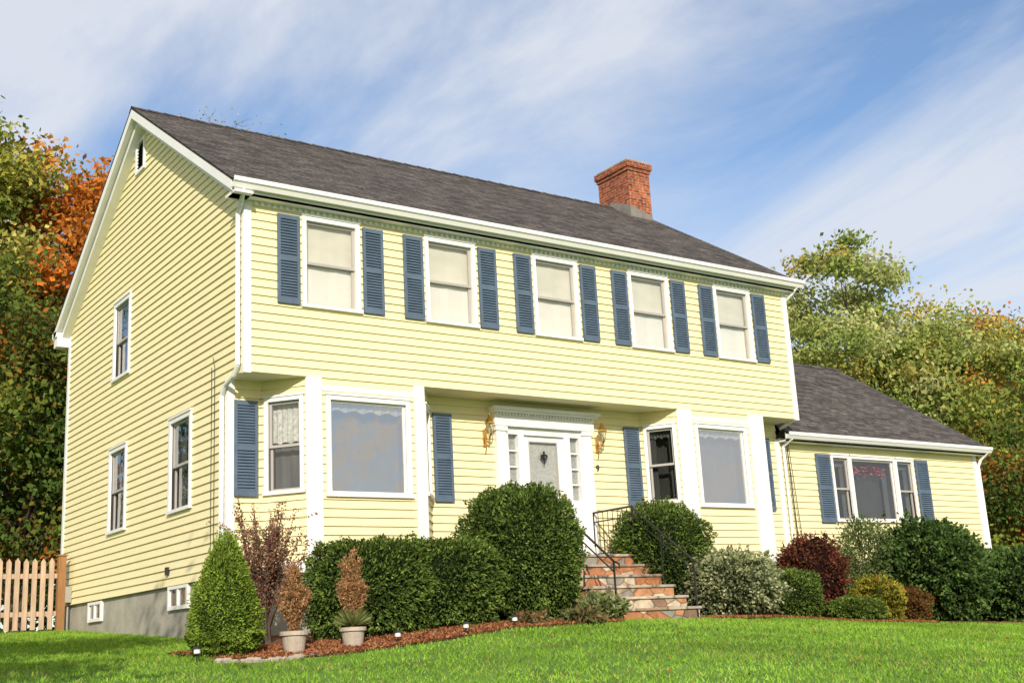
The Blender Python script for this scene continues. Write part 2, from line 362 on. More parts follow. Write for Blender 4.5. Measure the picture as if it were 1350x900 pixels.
while x<WX1-.1:
    t.box(LW,x,x+.05,.03,.055,-.36,-.31,M_TRIM);x+=.11
X0=-OL;X1=LX+OL
t.extr([(-.2,2.60),(.0,2.60),(.0,2.56),(-.2,2.56)],X0+.03,X1-.03,M_TRIM)
t.extr([(-.2,2.5601),(-.2,2.78),(-.17,2.78),(-.17,2.5601)],X0+.02,X1-.02,M_TRIM)
t.extr([(-.2,2.64),(-.27,2.64),(-.30,2.70),(-.33,2.72),(-.33,2.785),(-.315,2.785),(-.315,2.735),(-.2,2.66)],X0,X1,M_TRIM)
t.box(S,-.30,.06,.28,.0,2.56,2.60,M_TRIM)
t.extr([(.35,-.36),(.6,-.36),(.6,-.33),(.35,-.33)],LX+.03,WX1+.22,M_TRIM)
t.extr([(.37,-.36),(.37,-.19),(.35,-.19),(.35,-.36)],LX+.03,WX1+.22,M_TRIM)
t.extr([(.35,-.32),(.29,-.32),(.26,-.27),(.24,-.25),(.24,-.19),(.255,-.19),(.255,-.24),(.35,-.30)],LX+.02,WX1+.25,M_TRIM)
def rake(x0,x1,ye,ze,yr,zr,yb,zb,h,drop=.04):
    for (ya,za,yc,zc) in ((ye,ze,yr,zr),(yb,zb,yr,zr)):
        P=[(ya,za-drop),(yc,zc-drop),(yc,zc-drop-h),(ya,za-drop-h*.9)]
        for xx in (x0,x1): t.face([(xx,*p) for p in P],M_TRIM)
        for i in range(4):
            a=P[i];b=P[(i+1)%4];t.face([(x0,*a),(x1,*a),(x1,*b),(x0,*b)],M_TRIM)
ZB_=ZR-SL*(DY+.2-YR)
rake(X0+.005,X0+.045,-.2,ZE,YR,ZR,DY+.2,ZB_,.17);rake(X1-.045,X1-.005,-.2,ZE,YR,ZR,DY+.2,ZB_,.17)
for xa,xb in ((X0+.045,0),(LX,X1-.045)):
    t.face([(xa,-.19,ZE-.17),(xb,-.19,ZE-.17),(xb,YR,ZR-.17),(xa,YR,ZR-.17)],M_TRIM)
    t.face([(xa,DY+.19,ZB_-.17),(xb,DY+.19,ZB_-.17),(xb,YR,ZR-.17),(xa,YR,ZR-.17)],M_TRIM)
rake(X0+.12,-.001,.0,ZE+SL*.2,YR,ZR,DY,ZB_+SL*.2,.14,.172)
t.box(S,DY-.02,DY+.24,.0,.27,2.42,2.62,M_TRIM);t.box(S,DY-.02,DY+.30,-.3,.295,2.62,2.74,M_TRIM)
rake(WX1+.2,WX1+.24,.35,-.18,WYR,WZR,8.45,-.18,.16)
def pipe(pts,r=.035):
    for a,b in zip(pts[:-1],pts[1:]):
        t.cyl(a,b,r,r,M_TRIM,8)
pipe([(-.12,-.25,2.66),(-.10,-.1,2.50),(-.07,.10,2.38),(-.07,.10,.10),(-.07,.22,-.02),(-.07,.55,-.10),(-.07,.68,-.22),(-.07,.68,-3.55)],.036)
pipe([(LX+.15,-.25,2.66),(LX+.10,-.1,2.5),(LX+.06,.05,2.4),(LX+.06,.05,.05),(LX+.06,.5,-.1)],.036)
pipe([(WX1+.12,.3,-.3),(WX1+.08,.48,-.45),(WX1+.05,.55,-.6),(WX1+.05,.55,-3.6)],.036)
pipe([(LX+.14,.3,-.32),(LX+.12,.53,-.45),(LX+.12,.53,-2.9)],.03)
t.build("white_trim",house)
r=Acc()
def slope(x0,x1,ya,za,yb,zb,mat=M_ROOF):
    l=math.hypot(yb-ya,zb-za);r.face([(x0,ya,za),(x1,ya,za),(x1,yb,zb),(x0,yb,zb)],mat,[(x0,0),(x1,0),(x1,l),(x0,l)])
def roof(x0,x1,ye,ze,yr,zr,yb,zb,th=.03):
    slope(x0,x1,ye,ze,yr,zr);slope(x0,x1,yb,zb,yr,zr)
    slope(x0,x1,ye,ze-th,yr,zr-th);slope(x0,x1,yb,zb-th,yr,zr-th)
    l=math.hypot(yr-ye,zr-ze);n=int(l/.135);ny,nz=-(zr-ze)/l,(yr-ye)/l
    for i in range(n):
        a=i*.135;b=a+.135;pa=(ye+(yr-ye)*a/l,ze+(zr-ze)*a/l);pb=(ye+(yr-ye)*b/l,ze+(zr-ze)*b/l);h=.005
        r.face([(x0,pa[0]+ny*h,pa[1]+nz*h),(x1,pa[0]+ny*h,pa[1]+nz*h),(x1,pb[0]+ny*.001,pb[1]+nz*.001),(x0,pb[0]+ny*.001,pb[1]+nz*.001)],M_ROOF,[(x0,a),(x1,a),(x1,b),(x0,b)])
        r.face([(x0,pa[0],pa[1]),(x1,pa[0],pa[1]),(x1,pa[0]+ny*h,pa[1]+nz*h),(x0,pa[0]+ny*h,pa[1]+nz*h)],M_ROOF,[(x0,a+.02),(x1,a+.02),(x1,a+.03),(x0,a+.03)])
    for (ya,za) in ((ye,ze),(yb,zb)):
        r.face([(x0,ya,za),(x1,ya,za),(x1,ya,za-th),(x0,ya,za-th)],M_ROOF)
    for x in (x0,x1):
        r.face([(x,ye,ze),(x,yr,zr),(x,yr,zr-th),(x,ye,ze-th)],M_ROOF);r.face([(x,yb,zb),(x,yr,zr),(x,yr,zr-th),(x,yb,zb-th)],M_ROOF)
    k=x0
    while k<x1-.01:
        e=min(k+.3,x1)
        for sg in (-1,1):
            r.face([(k,yr+sg*.14,zr-.14*(zr-ze)/(yr-ye)+.022),(e,yr+sg*.14,zr-.14*(zr-ze)/(yr-ye)+.012),(e,yr,zr+.018),(k,yr,zr+.030)],M_ROOF,[(k,0),(e,0),(e,.1),(k,.1)])
        k=e
roof(X0,X1,-.22,ZE-.012,YR,ZR,DY+.22,ZB_-.012)
roof(LX+.035,WX1+.25,.33,-.185,WYR,WZR,8.47,-.185)
r.build("shingle_roof",house)
f=Acc()
f.box(Fr(0,0,1,0,0,1),.03,LX-.02,.64,DY-.03,-4.4,-2.79,M_CONC)
f.box(Fr(0,0,1,0,0,1),LX-.02,WX1-.03,.64,8.1,-4.6,-2.9,M_CONC)
f.build("foundation",house)
b=Acc()
for (a0,a1,z0,z1) in ((6.4,7.2,-3.17,-2.82),(2.12,2.98,-3.16,-2.80)):
    for q in ((a0,a0+.06,z0,z1),(a1-.06,a1,z0,z1),((a0+a1)/2-.02,(a0+a1)/2+.02,z0+.06,z1-.06)): b.box(S,q[0],q[1],-.03,.02,q[2],q[3],M_TRIM)
    for q in ((z0,z0+.06),(z1-.05,z1)): b.box(S,a0+.06,a1-.06,-.03,.018,q[0],q[1],M_TRIM)
    b.rect(S,a0,a1,z0,z1,-.02,M_DARK);b.rect(S,a0+.05,a1-.05,z0+.05,z1-.05,-.01,M_GLASS)
b.build("basement_windows",house)
c=Acc();G=Fr(0,0,1,0,0,1)
c.box(G,10.97,11.62,3.80,4.88,4.6,6.52,M_BRICK)
c.box(G,10.94,11.65,3.77,4.91,6.52,6.60,M_BRICK);c.box(G,10.91,11.68,3.74,4.94,6.60,6.75,M_BRICK)
c.box(G,10.96,11.63,3.79,4.89,6.75,6.80,M_CONC);c.box(G,11.12,11.47,4.0,4.68,6.8,6.86,M_DARK)
zf=ZE+SL*(3.8+.2)
M_FLASH=pm("lead_flashing",(.20,.19,.18),.6,.2,8)
c.face([(10.965,3.795,zf+.0),(11.625,3.795,zf+.0),(11.625,3.795,zf+.10),(10.965,3.795,zf+.28)],M_FLASH)
c.face([(10.965,3.795,zf),(10.965,YR,ZR),(10.965,YR,ZR+.12),(10.965,3.795,zf+.28)],M_FLASH)
c.build("brick_chimney",house)
d=Acc();W=LW
for a,b_ in ((4.62,4.82),(6.44,6.64)):
    d.box(W,a,b_,.0,.09,-2.6,-.42,M_TRIM);d.box(W,a-.02,b_+.02,.0,.11,-2.6,-2.42,M_TRIM);d.box(W,a-.02,b_+.02,.0,.11,-.50,-.42,M_TRIM)
    for k in range(3): d.box(W,a+.04+k*.045,a+.065+k*.045,.09,.1,-2.38,-.54,M_TRIM)
d.box(W,4.58,6.68,.0,.12,-.42,-.24,M_TRIM)
x=4.6
while x<6.66: d.box(W,x,x+.035,.12,.155,-.24,-.20,M_TRIM);x+=.065
d.box(W,4.58,6.68,.0,.12,-.24,-.20,M_TRIM)
d.box(W,4.54,6.72,.0,.20,-.20,-.165,M_TRIM);d.box(W,4.50,6.76,.0,.24,-.165,-.12,M_TRIM);d.box(W,4.54,6.72,.0,.16,-.12,-.09,M_TRIM)
for a,b_ in ((4.82,4.88),(5.08,5.20),(6.06,6.18),(6.38,6.44)): d.box(W,a,b_,-.08,.05,-2.6,-.42,M_TRIM)
d.box(W,4.88,6.38,-.08,.048,-.54,-.42,M_TRIM)
M_SLACE=pm("sidelight_curtain",(.34,.34,.33),.8,.3,25)
for a,b_ in ((4.88,5.08),(6.18,6.38)):
    d.box(W,a,b_,-.08,.02,-2.6,-1.62,M_TRIM);d.box(W,a+.035,b_-.035,.02,.032,-2.45,-1.72,M_TRIM)
    d.rect(W,a,b_,-1.62,-.54,-.06,M_SLACE);d.rect(W,a,b_,-1.62,-.54,-.03,M_GLASS)
    for k in range(1,4): zz=-1.62+k*.27;d.box(W,a,b_,-.025,.0,zz-.012,zz+.012,M_TRIM)
M_DLACE=pm("door_lace",(.46,.45,.43),.8,.25,30)
d.box(W,5.2,5.33,-.06,.0,-2.58,-.54,M_TRIM);d.box(W,5.93,6.06,-.06,.0,-2.58,-.54,M_TRIM)
d.box(W,5.33,5.93,-.06,.0,-.64,-.54,M_TRIM);d.box(W,5.33,5.93,-.06,.0,-2.58,-1.50,M_TRIM)
d.box(W,5.40,5.86,.0,.012,-2.0,-1.60,M_TRIM);d.box(W,5.40,5.86,.0,.012,-2.48,-2.1,M_TRIM)
d.rect(W,5.33,5.93,-1.5,-.64,-.05,M_DLACE);d.rect(W,5.33,5.93,-1.5,-.64,-.02,M_GLASS)
for a,b_,e,f2 in ((5.325,5.345,-1.51,-.63),(5.915,5.935,-1.51,-.63)): d.box(W,a,b_,-.02,.006,e,f2,M_SASH)
for e,f2 in ((-1.51,-1.49),(-.65,-.63)): d.box(W,5.345,5.915,-.02,.006,e,f2,M_SASH)
for k in range(16):
    a=k/16*6.283;b2=(k+1)/16*6.283
    def hp(q): return (5.63+.055*math.sin(q)**3*1.1, .6-.02, -.90+.05*(math.cos(q)-.35*math.cos(2*q)))
    d.cyl(hp(a),hp(b2),.018,.018,M_IRON,6)
d.cyl((5.63,.58,-.80),(5.63,.58,-1.02),.02,.012,M_IRON,5)
d.cyl((5.98,.60,-1.55),(5.98,.50,-1.55),.025,.03,M_BRASS,10)
d.box(W,4.6,6.66,-.02,.18,-2.64,-2.6,M_STONE)
d.build("front_door",house)
for lx in (4.42,6.80):
    l=Acc();y=.6;zc=-.52
    def c3(p,q,r0,r1,m=M_BRASS,n=8): l.cyl((lx+p[0],y+p[1],zc+p[2]),(lx+q[0],y+q[1],zc+q[2]),r0,r1,m,n)
    l.box(W,lx-.035,lx+.035,.022,.045,zc-.25,zc+.02,M_BRASS)
    pts=[(0,-.04,-.10),(0,-.10,-.17),(0,-.17,-.16),(0,-.20,-.10)]
    for p,q in zip(pts[:-1],pts[1:]): c3(p,q,.012,.012)
    pts=[(0,-.04,-.12),(0,-.08,-.22),(0,-.06,-.32),(0,-.03,-.37)]
    for p,q in zip(pts[:-1],pts[1:]): c3(p,q,.012,.007)
    c3((0,-.2,-.10),(0,-.2,-.07),.03,.05,n=6)
    c3((0,-.2,-.07),(0,-.2,.10),.045,.075,M_GLASS,6);c3((0,-.2,.10),(0,-.2,.12),.09,.09,n=6);c3((0,-.2,.12),(0,-.2,.21),.085,.03,n=6)
    c3((0,-.2,.21),(0,-.2,.25),.04,.02,n=6);c3((0,-.2,.25),(0,-.2,.31),.01,.004)
    c3((0,-.2,-.07),(0,-.2,.03),.012,.012,M_TRIM)
    for k in range(6):
        a=k*math.pi/3;c3((.048*math.cos(a),-.2+.048*math.sin(a),-.07),(.078*math.cos(a),-.2+.078*math.sin(a),.10),.006,.006,n=5)
    l.build("wall_lantern",house)
fc=bpy.data.curves.new("house_number","FONT");fc.body="9";fc.size=.16;fc.extrude=.006;fc.materials.append(M_IRON)
fo=bpy.data.objects.new("house_number",fc);COL.objects.link(fo);fo.location=(6.74,.565,-1.1);fo.rotation_euler=(math.pi/2,0,0);fo.parent=house
w=Acc()
w.box(S,8.25,8.5,.02,.14,-2.75,-2.45,M_CONC);w.cyl((-.05,8.4,-2.75),(-.05,8.4,-3.3),.02,.02,M_CONC)
w.box(S,2.9,3.0,.02,.06,-2.62,-2.5,M_IRON)
for y in (1.05,1.17): w.cyl((-.035,y,.3),(-.035,y,-2.7),.005,.005,M_IRON,5)
w.cyl((-.04,1.11,.45),(-.04,1.05,.3),.005,.005,M_IRON,5)
w.cyl((11.62,.5,-.25),(11.72,.54,-2.7),.012,.012,M_IRON,6);w.cyl((11.66,.5,-.3),(11.86,.54,-2.7),.008,.008,M_IRON,6)
w.box(LW,11.6,11.85,.02,.14,-2.6,-2.3,M_CONC)
w.build("utility_boxes",house)

# ------------------------------------------------------------------ steps & railings
st=Acc();SX0,SX1=4.9,6.6
st.box(G,SX0-.1,SX1+.02,-.50,.57,-4.0,-2.66,M_STONE);st.box(G,SX0-.13,SX1+.05,-.53,.572,-2.66,-2.62,M_STONE2)
for i in range(5):
    z=-2.80-.18*i;y1=-.505-.27*i
    st.box(G,SX0,SX1,y1-.27,y1-.001,-4.1,z-.04,M_STONE);st.box(G,SX0-.03,SX1+.03,y1-.30,y1-.002,z-.04,z,M_STONE2)
sto=st.build("stone_steps",None,bevel=.008)
def rail(xr):
    a=Acc();r_=.012
    def sq(p,q,r=r_): a.cyl(p,q,r,r,M_IRON,6)
    top=(xr,-.52,-1.86);bot=(xr,-1.86,-2.83)
    sq(top,bot,.018);sq((xr,-.52,-2.02),(xr,-1.86,-2.99))
    sq((xr,-1.86,-3.85),(xr,-1.86,-2.83),.018);sq((xr,-.52,-2.62),(xr,-.52,-1.84),.018)
    sq(bot,(xr,-1.98,-2.88),.014);sq((xr,-1.98,-2.88),(xr,-1.98,-2.95),.012)
    sq((xr,.5,-1.84),(xr,-.52,-1.84),.018);sq((xr,.5,-2.0),(xr,-.52,-2.0));sq((xr,.5,-2.54),(xr,-.52,-2.54))
    sq((xr,.5,-2.62),(xr,.5,-1.84),.014)
    for k in range(1,8): y=-.52+k*1.02/8;sq((xr,y,-2.54),(xr,y,-1.84),.007)
    sq((xr,-1.15,-3.2),(xr,-1.15,-2.33),.011)
    a.build("iron_railing")
rail(4.95);rail(6.55)

# ------------------------------------------------------------------ vegetation tools
class Veg:
    def __init__(s): s.V=[];s.F=[];s.C=[];s.MI=[];s.n=0;s.mats=[]
    def add(s,V,F,C,mat):
        if mat not in s.mats: s.mats.append(mat)
        s.V.append(V);s.F.append(F+s.n);s.C.append(C);s.MI.append(np.full(len(F),s.mats.index(mat)));s.n+=len(V)
    def leaves(s,P,L,Wd,C,mat,nrm=None,flat=.5,tri=False):
        n=len(P)
        a=rng.normal(size=(n,3));a/=np.linalg.norm(a,axis=1)[:,None]
        if nrm is not None:
            a=a*(1-flat)+nrm*flat;a/=np.linalg.norm(a,axis=1)[:,None]
        b=rng.normal(size=(n,3));b-= (b*a).sum(1)[:,None]*a;b/=np.linalg.norm(b,axis=1)[:,None]
        L=np.broadcast_to(L,(n,))[:,None];Wd=np.broadcast_to(Wd,(n,))[:,None]
        V=np.empty((n,4,3));V[:,0]=P-a*L*.5;V[:,1]=P+b*Wd*.5;V[:,2]=P+a*L*.5;V[:,3]=P-b*Wd*.5
        F=np.arange(n*4).reshape(n,4);s.add(V.reshape(-1,3),F,np.repeat(C,4,axis=0),mat)
    def tube(s,pts,rad,mat=None,k=6):
        pts=np.asarray(pts,float);m=len(pts);rings=[]
        for i in range(m):
            d=pts[min(i+1,m-1)]-pts[max(i-1,0)];d/=np.linalg.norm(d)+1e-9
            t=np.cross(d,[.3,.9,.2]);t/=np.linalg.norm(t);b=np.cross(d,t)
            an=np.arange(k)*2*np.pi/k
            rings.append(pts[i]+rad[i]*(np.cos(an)[:,None]*t+np.sin(an)[:,None]*b))
        V=np.concatenate(rings);F=[]
        for i in range(m-1):
            for j in range(k): F.append((i*k+j,i*k+(j+1)%k,(i+1)*k+(j+1)%k,(i+1)*k+j))
        s.add(V,np.array(F),np.tile([.1,.08,.06],(len(V),1)),mat or M_BARK)
    def build(s,name,loc=(0,0,0)):
        V=np.concatenate(s.V);F=np.concatenate(s.F);C=np.concatenate(s.C);MI=np.concatenate(s.MI)
        me=bpy.data.meshes.new(name);me.vertices.add(len(V));me.vertices.foreach_set("co",V.astype(np.float32).ravel())
        k=F.shape[1];me.loops.add(F.size);me.loops.foreach_set("vertex_index",F.astype(np.int32).ravel())
        me.polygons.add(len(F));me.polygons.foreach_set("loop_start",np.arange(0,F.size,k,dtype=np.int32));me.polygons.foreach_set("loop_total",np.full(len(F),k,dtype=np.int32))
        for m in s.mats: me.materials.append(m)
        me.polygons.foreach_set("material_index",MI.astype(np.int32))
        at=me.color_attributes.new("Col","FLOAT_COLOR","POINT")
        at.data.foreach_set("color",np.concatenate([C,np.ones((len(C),1))],1).astype(np.float32).ravel())
        me.update(calc_edges=True)
        o=bpy.data.objects.new(name,me);o.location=loc;COL.objects.link(o);return o
def snoise(P,seed,fr=1.):
    r=np.random.default_rng(seed);o=np.zeros(len(P))
    for i in range(7):
        k=r.normal(size=3)*fr*(1+i*.35);o+=np.sin(P@k+r.uniform(0,6.28))/(1+i*.2)
    return o/3.2
def pal(n,cols,w=None,jit=.2):
    cols=np.array(cols,float);i=rng.choice(len(cols),n,p=w);c=cols[i]*rng.uniform(1-jit,1+jit,(n,1));return c
def shrub(name,loc,rx,ry,h,n,L,Wd,cols,k=2.2,rough=.07,lump=.06,lf=3.,core=(.012,.018,.008),mat=None,w=None,taper=0,flat=.55,zmid=.48,clumpc=.4,depth=.08,sprig=.08):
    V=Veg();z0=gz(loc[0],loc[1])-.03;cz=h*zmid;sd_=int(abs(loc[0])*37+abs(loc[1])*11)
    def shape(D):
        q=(np.abs(D)**k).sum(1)**(1/k);D=D/q[:,None]
        s=1+lump*snoise(D,sd_,lf)+lump*.6*snoise(D,sd_+1,lf*2.6)
        P=D*s[:,None];top=P[:,2]>0
        z=np.where(top,cz+P[:,2]*(h-cz),cz+P[:,2]*cz)
        tf=1-taper*np.clip(z/h,0,1)
        return np.stack([P[:,0]*rx*tf,P[:,1]*ry*tf,z],1)
    nu,nv=28,16;U,Vv=np.meshgrid(np.arange(nu)/nu*2*np.pi,np.linspace(.02,np.pi-.02,nv))
    D=np.stack([np.sin(Vv)*np.cos(U),np.sin(Vv)*np.sin(U),np.cos(Vv)],-1).reshape(-1,3)
    P=shape(D);P=(P-[0,0,cz])*.84+[0,0,cz]
    Fq=[]
    for i in range(nv-1):
        for j in range(nu): Fq.append((i*nu+j,i*nu+(j+1)%nu,(i+1)*nu+(j+1)%nu,(i+1)*nu+j))
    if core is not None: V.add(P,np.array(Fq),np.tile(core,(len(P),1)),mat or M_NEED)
    D=rng.normal(size=(n,3));D/=np.linalg.norm(D,axis=1)[:,None]
    ns=140;SD=rng.normal(size=(ns,3));SD/=np.linalg.norm(SD,axis=1)[:,None]
    P=shape(D);dp=1-np.abs(rng.normal(0,depth,n))+rng.uniform(-.01,.03,n)*rough*3
    dp+=np.where(rng.uniform(0,1,n)<.08,rng.uniform(.0,.06,n),0)
    m=int(n*sprig);ii=rng.integers(0,ns,m)
    Ds=SD[ii]+rng.normal(0,.018,(m,3));Ds/=np.linalg.norm(Ds,axis=1)[:,None]
    Ps=shape(Ds);ds=rng.uniform(.95,1.0,m)+rng.uniform(0,1,m)*rng.uniform(.03,.14,ns)[ii]
    P=np.concatenate([P,Ps]);dp=np.concatenate([dp,ds]);D=np.concatenate([D,Ds]);n=n+m
    Q=(P-[0,0,cz])*dp[:,None]+[0,0,cz]
    C=pal(n,cols,w)*(1+clumpc*snoise(Q,sd_+3,6.)+clumpc*.5*snoise(Q,sd_+4,14.))[:,None].clip(.35,2.2)
    V.leaves(Q,rng.uniform(.7,1.3,n)*L,rng.uniform(.7,1.3,n)*Wd,C,mat or M_NEED,D.copy(),flat)
    return V.build(name,(loc[0],loc[1],z0))
YEW=[(.060,.10,.024),(.085,.14,.03),(.042,.072,.018),(.15,.20,.042)]
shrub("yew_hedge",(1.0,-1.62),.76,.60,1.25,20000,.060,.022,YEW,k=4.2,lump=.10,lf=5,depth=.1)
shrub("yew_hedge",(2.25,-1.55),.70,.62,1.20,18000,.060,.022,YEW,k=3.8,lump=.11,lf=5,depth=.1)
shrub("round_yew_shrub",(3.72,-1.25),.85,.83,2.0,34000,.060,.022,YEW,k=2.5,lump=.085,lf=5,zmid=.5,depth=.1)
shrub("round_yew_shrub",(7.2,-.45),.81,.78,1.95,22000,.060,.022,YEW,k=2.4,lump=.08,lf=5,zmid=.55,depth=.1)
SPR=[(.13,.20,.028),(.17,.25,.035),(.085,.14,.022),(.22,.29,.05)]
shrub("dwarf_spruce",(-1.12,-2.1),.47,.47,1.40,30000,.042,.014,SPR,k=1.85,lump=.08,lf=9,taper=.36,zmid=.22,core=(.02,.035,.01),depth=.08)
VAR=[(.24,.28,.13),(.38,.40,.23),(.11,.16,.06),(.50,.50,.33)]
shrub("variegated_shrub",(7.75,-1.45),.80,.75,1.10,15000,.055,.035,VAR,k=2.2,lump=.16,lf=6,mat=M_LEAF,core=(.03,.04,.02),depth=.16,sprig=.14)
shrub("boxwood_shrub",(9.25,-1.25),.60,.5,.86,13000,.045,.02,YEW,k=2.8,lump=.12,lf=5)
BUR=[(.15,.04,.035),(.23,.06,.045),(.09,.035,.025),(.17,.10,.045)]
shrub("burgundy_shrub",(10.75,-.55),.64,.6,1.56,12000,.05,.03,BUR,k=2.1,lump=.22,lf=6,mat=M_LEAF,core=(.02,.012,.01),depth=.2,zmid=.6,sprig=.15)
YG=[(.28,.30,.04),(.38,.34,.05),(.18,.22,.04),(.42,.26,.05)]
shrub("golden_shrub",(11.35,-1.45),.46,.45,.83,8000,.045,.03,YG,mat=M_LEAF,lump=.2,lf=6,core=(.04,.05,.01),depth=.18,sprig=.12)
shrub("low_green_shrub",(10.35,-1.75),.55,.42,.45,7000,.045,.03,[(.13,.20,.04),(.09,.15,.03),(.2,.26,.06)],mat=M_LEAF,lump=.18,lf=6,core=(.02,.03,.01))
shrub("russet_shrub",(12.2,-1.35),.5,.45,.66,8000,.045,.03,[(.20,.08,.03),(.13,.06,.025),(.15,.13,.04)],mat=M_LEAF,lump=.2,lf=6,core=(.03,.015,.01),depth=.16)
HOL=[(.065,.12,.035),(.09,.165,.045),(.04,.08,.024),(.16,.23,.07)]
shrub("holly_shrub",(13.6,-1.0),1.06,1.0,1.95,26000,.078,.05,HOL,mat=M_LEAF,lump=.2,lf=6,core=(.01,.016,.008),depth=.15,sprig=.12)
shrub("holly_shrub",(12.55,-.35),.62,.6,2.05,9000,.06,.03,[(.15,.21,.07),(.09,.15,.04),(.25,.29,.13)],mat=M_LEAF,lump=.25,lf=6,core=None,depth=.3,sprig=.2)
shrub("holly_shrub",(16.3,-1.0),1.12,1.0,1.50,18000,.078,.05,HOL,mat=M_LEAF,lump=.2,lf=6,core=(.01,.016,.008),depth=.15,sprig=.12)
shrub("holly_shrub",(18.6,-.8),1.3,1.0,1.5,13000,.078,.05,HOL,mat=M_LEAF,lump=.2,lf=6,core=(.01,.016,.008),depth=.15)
shrub("hosta_plant",(4.50,-2.05),.38,.3,.42,1400,.12,.05,[(.2,.25,.09),(.14,.18,.06),(.34,.36,.2)],mat=M_LEAF,core=None,depth=.4,lump=.2)
shrub("hosta_plant",(3.9,-2.35),.30,.25,.25,900,.10,.04,[(.14,.17,.07),(.12,.14,.05),(.26,.15,.08)],mat=M_LEAF,core=None,depth=.4,lump=.2)
shrub("groundcover_plant",(3.1,-2.25),.30,.2,.22,700,.08,.035,[(.14,.17,.07),(.12,.14,.05),(.3,.14,.08)],mat=M_LEAF,core=None,depth=.4,lump=.2)
def twiggy(name,loc,h,spread,nst,nleaf,cols,L,W_,stemr=.012,leafstart=.35,mat=None,droop=.1,z0=None,r0=.08,parent=None,side=.12,jit=.025):
    V=Veg();z0=gz(*loc)-.02 if z0 is None else z0;pts=[]
    for i in range(nst):
        a=rng.uniform(0,6.28);s=spread*rng.uniform(.25,1);hh=h*rng.uniform(.65,1.0)
        base=np.array([r0*math.cos(a),r0*math.sin(a),0]);P=[base]
        for k in range(1,7):
            t_=k/6;P.append(np.array([s*math.cos(a)*t_**1.3,s*math.sin(a)*t_**1.3,hh*t_-droop*t_**3])+rng.normal(0,.015,3)*t_)
        V.tube(P,[stemr*(1-.75*k/6) for k in range(7)],None,4)
        P=np.array(P)
        for k in range(3):
            t_=rng.uniform(.4,.9)*6;j=int(t_);q=P[j]+(P[j+1]-P[j])*(t_-j);e=q+rng.normal(0,1,3)*np.array([side,side,.05])*h+np.array([0,0,.1*h])
            V.tube([q,(q+e)/2+rng.normal(0,.01,3),e],[stemr*.45,stemr*.3,stemr*.15],None,4);pts.append((q,e))
        for k in range(int(leafstart*6),6): pts.append((P[k],P[k+1]))
    pts=np.array(pts);idx=rng.integers(0,len(pts),nleaf);t_=rng.uniform(0,1,(nleaf,1))
    Q=pts[idx,0]+(pts[idx,1]-pts[idx,0])*t_+rng.normal(0,jit,(nleaf,3))
    dr=pts[idx,1]-pts[idx,0];dr/=np.linalg.norm(dr,axis=1)[:,None]+1e-6
    V.leaves(Q,rng.uniform(.7,1.3,nleaf)*L,rng.uniform(.7,1.3,nleaf)*W_,pal(nleaf,cols),mat or M_LEAF,dr,.45)
    o=V.build(name,(loc[0],loc[1],z0));o.parent=parent;return o
twiggy("barberry_shrub",(-.08,-.85),1.95,.60,42,8000,[(.32,.13,.10),(.24,.09,.07),(.42,.25,.18),(.20,.18,.09)],.038,.024)
def planter(loc,r,h,ph,pr,green):
    e=empty("potted_cypress",(loc[0],loc[1],gz(*loc)))
    a=Acc();prof=[(r*.62,0),(r*.70,.02),(r*.85,h*.75),(r*.85,h*.8),(r*1.0,h*.82),(r*1.0,h),(r*.86,h),(r*.84,h*.9),(.001,h*.9)]
    n=20
    for (r0,z0),(r1,z1) in zip(prof[:-1],prof[1:]):
        for i in range(n):
            p=2*math.pi*i/n;q=2*math.pi*(i+1)/n
            a.face([(r0*math.cos(p),r0*math.sin(p),z0),(r0*math.cos(q),r0*math.sin(q),z0),(r1*math.cos(q),r1*math.sin(q),z1),(r1*math.cos(p),r1*math.sin(p),z1)],M_POT if r1>.01 else M_BARK)
    a.build("planter_pot",e)
    CY=[(.46,.24,.12),(.36,.18,.09),(.56,.36,.20),(.30,.19,.09)]
    o=twiggy("cypress_plant",(0,0),ph*.66,pr*1.15,36,7500,CY,.050,.015,.004,.05,z0=h*.9,r0=.03,parent=e,side=.05,jit=.018,droop=0)
    o=twiggy("cypress_plant",(0,0),ph*1.04,pr*.6,16,5200,CY,.050,.015,.004,.05,z0=h*.9,r0=.02,parent=e,side=.045,jit=.017,droop=0)
    if green:
        V=Veg();m=340;an=rng.uniform(0,6.28,m);el=rng.uniform(.2,1.2,m);d_=np.stack([np.cos(an)*np.cos(el),np.sin(an)*np.cos(el),np.sin(el)],1)
        V.leaves(np.array([0,0,h])+d_*.13,.28,.015,pal(m,[(.16,.22,.07),(.32,.34,.14)]),M_LEAF,d_,.97)
        o=V.build("grass_tuft");o.parent=e
planter((-.47,-2.55),.165,.26,.80,.20,False);planter((.26,-2.6),.16,.24,.90,.20,True)
